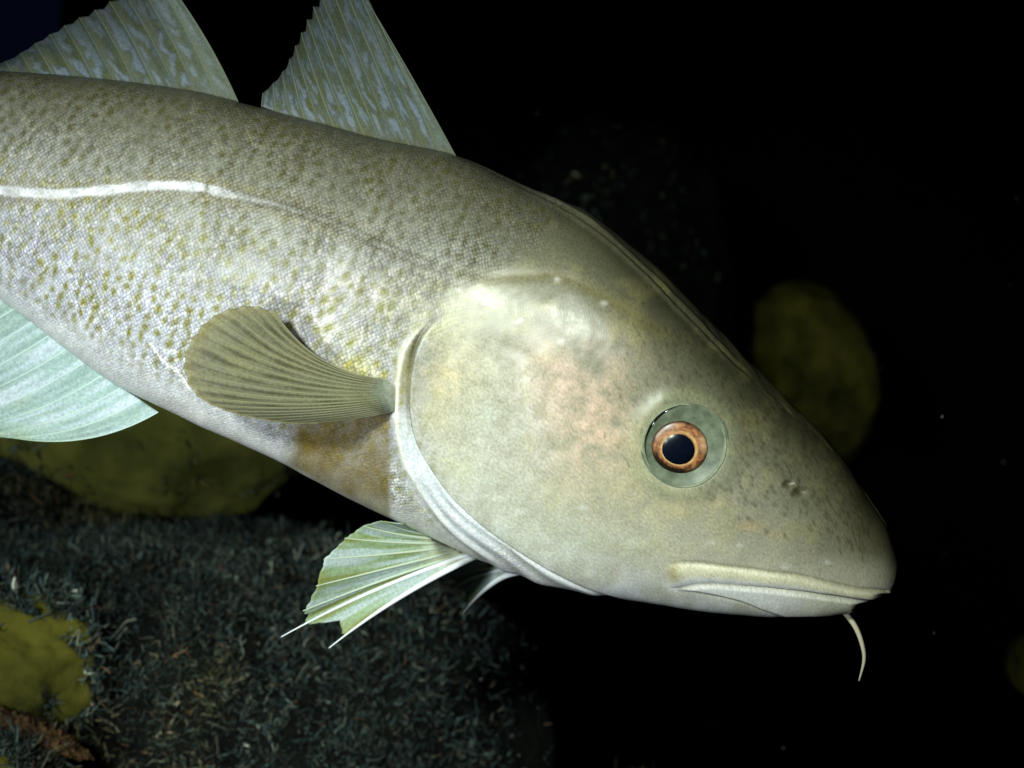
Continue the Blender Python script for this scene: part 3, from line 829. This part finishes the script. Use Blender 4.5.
# trim: leading edge follows the last ray, bowed forward
B2 = [(-150, 72), (-60, 73), (0, 75), (60, 78), (120, 85), (180, 93), (238, 102)]
T2 = [(-130, 66), (-60, 68), (0, 63), (40, 40), (70, 22), (105, 4), (130, -14), (150, -30), (165, -22)]
fin("dorsal_fin", B2, T2, 20, dorsal_dep(B2, 9, 5), M_dorsal, dorsal_mem(2), dorsal_ray, cod,
    bend=lambda c: -0.08 + 0.20 * c, ray_r=(0.8, 0.3), scallop=0.04, pleat=1.8)
B5 = [(-440, 95), (-400, 90), (-340, 84), (-280, 80), (-200, 76)]
T5 = [(-440, 86), (-410, 70), (-370, 45), (-330, 20), (-300, 8)]
fin("dorsal_fin", B5, T5, 12, dorsal_dep(B5, 6), M_dorsal, dorsal_mem(3), dorsal_ray, cod, bend=-0.1, scallop=0.05)

# anal fins, hanging from the ventral midline
def anal_mem(T, c, fr_, XY):
    n1 = fbm(np.stack([XY[..., 0] / 22, XY[..., 1] / 22, 0 * T + 31], -1), 3)
    st = fbm(np.stack([c * 70, T * 2.2, 0 * T + 3], -1), 2)
    a = np.broadcast_to(lin((176, 200, 198)), T.shape + (3,))
    a = mix3(a, lin((174, 192, 158)), 0.5 * sstep(0.25, 0.95, T) + 0.5 * n1)
    a = mix3(a, lin((216, 226, 240)), 0.7 * sstep(0.0, 0.5, st))
    a = mix3(a, lin((132, 158, 150)), 0.5 * sstep(0.1, 0.6, -st))
    return a, 1.0 - 0.15 * T
def anal_ray(t, k):
    return mix3(np.broadcast_to(lin((190, 212, 210)), (len(t), 3)), lin((178, 204, 170)), t)
def anal_dep(base, deg):
    b = smooth_poly(base, 40)
    def f(XY, T, c):
        yb = np.interp(XY[..., 0], b[:, 0], b[:, 1])
        return np.interp(c, [0, 1], ventral_depth(np.array([b[0, 0], b[-1, 0]]))) - 0.001 + np.maximum(XY[..., 1] - yb, 0) * PX * tan_roll(deg) * 0.5
    return f
B3 = [(-180, 205), (-110, 236), (-40, 274), (0, 298), (60, 342), (110, 379), (158, 412)]
T3 = [(-236, 226), (-226, 262), (-206, 300), (-178, 340), (-146, 372), (-108, 400), (-64, 422), (-24, 434), (14, 438)]
fin("anal_fin", B3, T3, 19, anal_dep(B3, 8), M_anal, anal_mem, anal_ray, cod, bend=lambda c: 0.05 - 0.42 * c ** 2, ray_r=(0.8, 0.3), scallop=0.01, pleat=1.2)
B4 = [(-430, 176), (-380, 178), (-320, 182), (-250, 192)]
T4 = [(-430, 190), (-400, 225), (-350, 250), (-300, 262)]
fin("anal_fin", B4, T4, 12, anal_dep(B4, 6), M_anal, anal_mem, anal_ray, cod, bend=0.1, scallop=0.04)
# tail
B6 = [(-556, 163), (-566, 146), (-566, 118), (-556, 100)]
T6 = [(-720, 215), (-716, 170), (-714, 100), (-722, 40)]
fin("tail_fin", B6, T6, 18, lambda XY, T, c: 0.118 + 0.03 * T, M_dorsal, dorsal_mem(4), dorsal_ray, cod, bend=lambda c: 0.2 * (c - 0.5), scallop=0.03)

# pectoral fin on the near flank
Ppec, ipec = near_surface(390, 394)
Bp = [(396, 411), (398, 404), (398, 395), (397, 387), (393, 380)]
Tp = [(318, 423), (286, 423), (254, 418), (221, 409), (195, 394), (184, 372), (185, 351), (200, 327), (220, 312), (249, 305), (274, 311)]
def pect_mem(T, c, fr_, XY):
    n1 = fbm(np.stack([XY[..., 0] / 30, XY[..., 1] / 30, 0 * T + 41], -1), 3)
    n2 = fbm(np.stack([c * 34, T * 9, 0 * T + 43], -1), 2)
    a = np.broadcast_to(lin((132, 132, 106)), T.shape + (3,))
    a = mix3(a, lin((144, 142, 108)), 0.5 + n1)
    a = mix3(a, lin((72, 66, 38)), 0.72 * sstep(0.5, 1.0, fr_ + 0.5 * n2) * sstep(0.1, 0.4, T))
    a = mix3(a, lin((104, 110, 94)), 0.6 * (1 - sstep(0.18, 0.5, c)))  # greyer lower part: shadow painted into the membrane
    a = mix3(a, lin((120, 134, 128)), 0.7 * (1 - sstep(0.03, 0.2, T)))
    a = mix3(a, lin((150, 142, 96)), 0.7 * sstep(0.90, 0.99, T))
    a = mix3(a, lin((168, 170, 150)), 1 - sstep(0.0, 0.09, T))
    return a, (1.0 - 0.26 * T) * sstep(-0.01, 0.05, T)
def pect_ray(t, k):
    return mix3(np.broadcast_to(lin((168, 170, 150)), (len(t), 3)), _pr(t), sstep(0.0, 0.14, t))
def _pr(t):
    return mix3(np.broadcast_to(lin((142, 140, 112)), (len(t), 3)), lin((130, 128, 96)), t)
pect_root = np.array([near_surface(x, y)[0][1] for x, y in polyat(Bp, np.linspace(0, 1, 9))])
def pect_dep(XY, T, c):
    plane = Ppec[1] - 0.0032 - 0.031 * T ** 1.25 * (0.55 + 0.45 * (1 - c)) - 0.004 * np.sin(c * 3.0) * T
    root = np.interp(c, np.linspace(0, 1, 9), pect_root) + 0.0005
    return root + (plane - root) * sstep(0, 0.22, T)
fin("pectoral_fin", Bp, Tp, 19, pect_dep, M_pect, pect_mem, pect_ray, cod, bend=lambda c: -0.06 - 0.46 * c ** 2.0, ray_r=(0.35, 0.75), pleat=1.8, scallop=0.012, rows=56, sub=8)
# the other pectoral fin, mirrored across the body's own midplane at its root
Cm = P[ipec[0]].mean(0); Ln = Lr[ipec[0]] / np.linalg.norm(Lr[ipec[0]])
def mirror(G):
    return G - 2 * ((G - Cm) @ Ln)[..., None] * Ln
fin("pectoral_fin", Bp, Tp, 12, pect_dep, M_pect, pect_mem, pect_ray, cod, bend=lambda c: -0.06 - 0.46 * c ** 2.0, ray_r=(0.9, 0.8), pleat=2.6, scallop=0.015, rows=24, sub=4, place=mirror)

# pelvic fins
Ppv, ipv = near_surface(468, 549)
Bv = [(478, 555), (472, 554), (462, 553), (454, 547), (444, 541), (430, 532)]
Tv = [(329, 648), (281, 637), (301, 612), (318, 584), (324, 559), (345, 538), (362, 526), (381, 521), (404, 524)]
def pelv_mem(T, c, fr_, XY):
    n1 = fbm(np.stack([c * 26, T * 2.5, 0 * T + 51], -1), 3)
    a = np.broadcast_to(lin((158, 182, 140)), T.shape + (3,))
    a = mix3(a, lin((138, 140, 62)), 0.9 * sstep(0.0, 0.35, n1))
    a = mix3(a, lin((196, 212, 214)), 0.85 * sstep(0.0, 0.35, -n1))
    a = mix3(a, lin((230, 226, 206)), 0.75 * (1 - sstep(0.05, 0.32, T)))
    return a, np.ones_like(T)
def pelv_ray(t, k):
    w = 1.0 if k < 0.21 else 0.25
    return mix3(np.broadcast_to(lin((172, 188, 150)), (len(t), 3)), lin((232, 238, 244)), w + 0 * t)

def pelvic(place, name):
    """membrane ends short of the two long leading rays; those two run on as free filaments"""
    rays_tip = [(329, 648), (281, 637), (303, 611), (316, 586), (324, 559), (345, 538), (363, 526), (381, 521), (404, 524)]
    nR = len(rays_tip); tr = np.array(rays_tip, float)
    base = polyat(Bv, np.linspace(0, 1, nR) ** 1.0)
    sub, rows = 10, 44
    nc = (nR - 1) * sub + 1; c = np.linspace(0, nR - 1, nc); t = np.linspace(0, 1, rows)
    tipm = tr; kf = np.interp(c, [0, 1, 2, 8], [0.885, 0.865, 0.99, 1.0])
    Bc = np.stack([np.interp(c, np.arange(nR), base[:, k]) for k in range(2)], -1)
    Tc = np.stack([np.interp(c, np.arange(nR), tipm[:, k]) for k in range(2)], -1)
    fr_ = np.abs(c - np.round(c)) * 2
    notch = np.where(c < 1, 0.10, np.where(c < 2, 0.03, 0.004)) * fr_ ** 1.2 + 0.014 * vnoise(np.stack([c * 9, 0 * c, 0 * c + 2], -1))
    T = t[:, None] * ((1 - notch) * kf)[None]
    dv = Tc - Bc; pp = np.stack([-dv[:, 1], dv[:, 0]], -1)
    bd = np.interp(c, [0, 1, 3, 8], [0.12, 0.10, 0.0, -0.18])
    XY = Bc[None] + dv[None] * T[..., None] + pp[None] * (bd[None, :, None] * (T * (1 - T))[..., None])
    Yd = Ppv[1] + 0.010 * (1 - sstep(0, 0.16, T)) - 0.022 * T * (0.4 + 0.6 * (c / (nR - 1)))[None] + 1.6 * PX * (fr_[None] - 0.5) * sstep(0, 0.3, T) + 0.0025 * np.sin(c * 1.3)[None] * T
    G = unp(XY[..., 0], XY[..., 1], Yd)
    if place: G = place(G)
    N = normals_open(G); h = 0.4 * PX
    cc, dens = pelv_mem(T, c[None] / (nR - 1) + 0 * T, fr_[None] + 0 * T, XY)
    V = np.concatenate([(G + N * h).reshape(-1, 3), (G - N * h).reshape(-1, 3)])
    f1 = grid_faces(rows, nc); f2 = f1[:, ::-1] + rows * nc
    per = np.r_[np.arange(nc), np.arange(1, rows) * nc + nc - 1, (rows - 1) * nc + np.arange(nc - 2, -1, -1), np.arange(rows - 2, 0, -1) * nc]
    p2 = np.roll(per, -1)
    o = mesh_obj(name, V, np.concatenate([f1, f2, np.stack([per, per + rows * nc, p2 + rows * nc, p2], -1)]), M_pelv, cod,
                 {"col": ('FLOAT_COLOR', rgba(np.concatenate([cc.reshape(-1, 3)] * 2))), "dens": ('FLOAT', np.concatenate([dens.ravel()] * 2))})
    for k in range(nR):
        tt_ = np.linspace(0, 1, 40)
        full = base[k] + (tr[k] - base[k]) * tt_[:, None]
        ppk = np.array([-(tr[k] - base[k])[1], (tr[k] - base[k])[0]])
        b_ = np.interp(k, [0, 1, 3, 8], [0.12, 0.10, 0.0, -0.18])
        full = full + ppk * (b_ * tt_ * (1 - tt_))[:, None]
        yd = Ppv[1] + 0.010 * (1 - sstep(0, 0.16, tt_)) - 0.022 * tt_ * (0.4 + 0.6 * k / (nR - 1)) - 1.3 * PX * sstep(0, 0.3, tt_) + 0.0025 * math.sin(k * 1.3) * tt_
        path = unp(full[:, 0], full[:, 1], yd)
        if place: path = place(path)
        r0, r1 = ((3.6, 0.5) if k == 0 else (2.6, 0.5) if k == 1 else (1.7, 0.5))
        rad = (r0 + (r1 - r0) * tt_ ** 1.3) * PX
        d = np.gradient(path, axis=0); d /= np.linalg.norm(d, axis=1)[:, None]
        s_ = np.cross(d, (0, 1, 0)); s_ /= np.linalg.norm(s_, axis=1)[:, None]; u_ = np.cross(d, s_)
        ang = np.arange(8) / 8 * 2 * math.pi
        ring = path[:, None] + rad[:, None, None] * (s_[:, None] * np.cos(ang)[None, :, None] + u_[:, None] * (0.8 * np.sin(ang))[None, :, None])
        mesh_obj("ray", ring.reshape(-1, 3), grid_faces(40, 8, True), M_ray, o, {"col": ('FLOAT_COLOR', rgba(np.repeat(pelv_ray(tt_, k / (nR - 1)), 8, 0)))})
pelvic(None, "pelvic_fin")
# the far pelvic fin: the same fin, swung outward on the far side
near_root = unp(472, 556, Ppv[1]); near_tip = unp(329, 648, Ppv[1] - 0.0088); near_up = unp(404, 524, Ppv[1] - 0.022)
far_root = unp(514, 570, Ppv[1] + 0.020); far_tip = unp(470, 608, Ppv[1] + 0.072); far_up = unp(438, 566, Ppv[1] + 0.060)
def frame(r_, t_, u_):
    a = t_ - r_; a = a / np.linalg.norm(a); b = u_ - r_; b = b - a * (a @ b); b = b / np.linalg.norm(b)
    return np.stack([a, b, np.cross(a, b)])
FN, FF = frame(near_root, near_tip, near_up), frame(far_root, far_tip, far_up)
def mirror_pelvic(G):
    return far_root + ((G - near_root) @ FN.T) @ FF
pelvic(mirror_pelvic, "pelvic_fin")

# ------------------------------------------------------------------ barbel
def tube(name, pts, rads, mat, col_, parent, n=10, m=50):
    t = np.linspace(0, 1, m); path = catmull(np.array(pts, float), np.linspace(0, 1, len(pts)), t)
    rad = np.interp(t, np.linspace(0, 1, len(rads)), rads)
    d = np.gradient(path, axis=0); d /= np.linalg.norm(d, axis=1)[:, None]
    s_ = np.cross(d, (0.1, 1, 0)); s_ /= np.linalg.norm(s_, axis=1)[:, None]; u_ = np.cross(d, s_)
    a = np.arange(n) / n * 2 * math.pi
    ring = path[:, None] + rad[:, None, None] * (s_[:, None] * np.cos(a)[None, :, None] + u_[:, None] * np.sin(a)[None, :, None])
    V = np.concatenate([ring.reshape(-1, 3), path[-1:]])
    f = [tuple(x) for x in grid_faces(m, n, True)] + [((m - 1) * n + k, (m - 1) * n + (k + 1) % n, m * n) for k in range(n)]
    return mesh_obj(name, V, f, mat, parent, {"col": ('FLOAT_COLOR', rgba(np.broadcast_to(lin(col_), (len(V), 3))))})
yb = ventral_depth(838) - 0.002
bp = [unp(x, y, yb + dy) for x, y, dy in ((838, 606, 0), (847, 615, -0.0005), (856, 628, -0.001), (862, 644, -0.001), (864, 660, 0), (859, 681, 0.002))]
tube("barbel", bp, [k * PX for k in (2.6, 2.9, 2.6, 2.2, 1.7, 0.6)], M_ray, (206, 198, 172), cod)

# ------------------------------------------------------------------ eyes
M_scl = plain("eye_clear_ring", (86, 92, 74), (134, 142, 120), 200, 0.35, 0.4, 0.2, 0.0004)
M_pup = plain("pupil", (6, 10, 22), (10, 18, 34), 200, 0.25, 0.3, 0.0, 0.0)
M_iris = attr_material("iris", 0.35, 0.6)
M_rim = plain("eye_rim", (112, 122, 100), (150, 158, 126), 600, 0.4, 0.4, 0.3, 0.0004)
def cornea_material():
    t = NT("cornea")
    tp = t.n('ShaderNodeBsdfTransparent'); tp.inputs[0].default_value = (0.96, 0.985, 0.98, 1)
    gl = t.n('ShaderNodeBsdfGlossy', i_Roughness=0.03)
    fz = t.n('ShaderNodeFresnel', i_IOR=1.16)
    mx_ = t.n('ShaderNodeMixShader'); t.l(fz.outputs[0], mx_.inputs[0]); t.l(tp.outputs[0], mx_.inputs[1]); t.l(gl.outputs[0], mx_.inputs[2])
    t.l(mx_.outputs[0], t.out.inputs[0]); return t.m
M_cor = cornea_material()

def eye(i, side):
    # the eye sits in the plane of its own socket rim
    ring = []
    for a in np.arange(72) / 72 * 2 * math.pi:
        _, ii = near_surface(EX + (ER + 2.0) * math.cos(a), EY + (ER + 2.0) * math.sin(a))
        jr = ii[1] if side > 0 else (NT_ - ii[1]) % NT_
        ring.append(NEWP[ii[0], jr])
    ring = np.array(ring)
    for _ in range(3): ring = (np.roll(ring, 1, 0) + ring * 2 + np.roll(ring, -1, 0)) / 4
    c = ring.mean(0); n = np.linalg.svd(ring - c)[2][2]
    if n[1] * side > 0: n = -n
    c = c + n * (0.8 if side > 0 else -4.0) * PX
    upv = U[i[0]]; bx = np.cross(upv, n); bx /= np.linalg.norm(bx); by = np.cross(n, bx)
    if bx[0] < 0: bx = -bx                                     # bx points to the snout, by to the back
    if by @ upv < 0: by = -by
    def disc(fn, r0, r1, nr=24, na=72, off=(0, 0), wob=0.0):
        rr_ = np.linspace(r0, r1, nr)[:, None]; a = np.arange(na)[None] / na * 2 * math.pi
        wob_ = 1 + wob * (np.cos(2 * a + 0.6) + 0.6 * np.cos(3 * a + 1.9)); X = rr_ * wob_ * np.cos(a) + off[0]; Yv = rr_ * wob_ * np.sin(a) + off[1]; Z = fn(rr_, a, X, Yv)
        return (c + PX * (X[..., None] * bx + Yv[..., None] * by + Z[..., None] * n)), rr_ + 0 * a, a + 0 * rr_
    e = bpy.data.objects.new("eye", None); COL.objects.link(e); e.parent = cod
    def add(name, res, mat, colr=None):
        G, R_, A_ = res
        at = {"col": ('FLOAT_COLOR', rgba(colr(R_, A_).reshape(-1, 3)))} if colr else None
        return mesh_obj(name, G.reshape(-1, 3), grid_faces(G.shape[0], G.shape[1], True), mat, e, at)
    add("clear_ring", disc(lambda r_, a, X, Y_: -9 + 8.4 * (r_ / 40) ** 2 + 0 * a, 10, 40.4), M_scl)
    o_ = (-4.0, -4.0)
    def iris_col(R_, A_):
        nn = fbm(np.stack([np.cos(A_) * R_ / 3.2, np.sin(A_) * R_ / 3.2, 0 * R_ + 61], -1), 3)
        cc = np.broadcast_to(lin((190, 126, 80)), R_.shape + (3,))
        cc = mix3(cc, lin((86, 44, 22)), 0.5 + 2.2 * nn)
        cc = mix3(cc, lin((176, 116, 74)), 0.9 * sstep(0.15, 0.45, nn))
        dn = sstep(0.25, 0.85, -np.sin(A_ + 0.30))  # lower half darkened, shade painted into the iris
        cc = mix3(cc, lin((20, 17, 9)), 0.96 * dn * sstep(18.0, 21.0, R_))
        cc = mix3(cc, lin((16, 14, 12)), 0.85 * sstep(21.5, 25.0, R_) * (1 - np.exp(-((A_ - 0.3) / 0.6) ** 2)))
        ringw = 0.55 + 0.45 * np.cos(A_ + 0.9)
        cc = mix3(cc, lin((236, 190, 128)), (0.30 + ringw) * np.exp(-((R_ - 15.6) / 1.5) ** 2) * (0.85 + 1.0 * nn))
        cc = mix3(cc, lin((226, 176, 140)), 0.85 * np.exp(-((R_ - 23.0) / 3.6) ** 2) * np.exp(-((A_ - 0.35) / 0.38) ** 2) * (0.5 + 1.5 * np.clip(nn + 0.2, 0, 1)))  # painted highlight on the snout side of the iris
        return cc
    add("iris", disc(lambda r_, a, X, Y_: -5.5 + 5.2 * np.sqrt(np.clip(1 - (r_ / 25.6) ** 2, 0, 1)) + 0 * a, 12.0, 25.4, off=o_, wob=0.02), M_iris, iris_col)
    add("pupil", disc(lambda r_, a, X, Y_: -2.6 + 5.5 * np.sqrt(np.clip(1 - (r_ / 17.5) ** 2, 0, 1)) + 0 * a, 0.01, 14.6, off=(-5.0, -4.5), wob=0.018), M_pup)
    add("cornea", disc(lambda r_, a, X, Y_: -1.5 + 9.0 * (1 - (r_ / 40.8) ** 2) + 0 * a, 0.01, 40.3, 30), M_cor)
    # thin raised rim of skin, following the face
    ps = np.arange(8) / 8 * 2 * math.pi
    cen = ring.mean(0); out = ring - cen; out /= np.linalg.norm(out, axis=1)[:, None]; ring = ring - out * 1.6 * PX
    G = ring[:, None] + PX * 1.25 * (np.cos(ps)[None, :, None] * out[:, None] + np.sin(ps)[None, :, None] * n)
    f = grid_faces(72, 8, True); wrapf = np.stack([71 * 8 + np.arange(8), 71 * 8 + (np.arange(8) + 1) % 8, (np.arange(8) + 1) % 8, np.arange(8)], -1)
    mesh_obj("eye_rim", G.reshape(-1, 3), np.concatenate([f, wrapf]), M_rim, e)
_, ie = near_surface(EX, EY)
eye(ie, 1)
eye(ie, -1)

# ------------------------------------------------------------------ drifting specks in the water
def specks():
    r = np.random.default_rng(5); n = 70
    c = np.stack([r.uniform(-0.6, 0.6, n), r.uniform(0.15, 1.2, n), r.uniform(-0.35, 0.35, n)], -1)
    ico = np.array([(0, 0, 1), (0.9, 0, -0.3), (-0.45, 0.8, -0.3), (-0.45, -0.8, -0.3), (0, 0, -1.1)])
    fs = np.array([(0, 1, 2), (0, 2, 3), (0, 3, 1), (4, 2, 1), (4, 3, 2), (4, 1, 3)])
    V = (c[:, None] + ico[None] * r.uniform(0.0004, 0.0011, n)[:, None, None]).reshape(-1, 3)
    f = (fs[None] + np.arange(n)[:, None, None] * 5).reshape(-1, 3)
    o = mesh_obj("drifting_specks", V, f, plain("speck", (120, 126, 120), (170, 172, 160), 50), None)
    tag(o, "fine pale specks drifting in the dark water", "specks", kind="stuff")
specks()
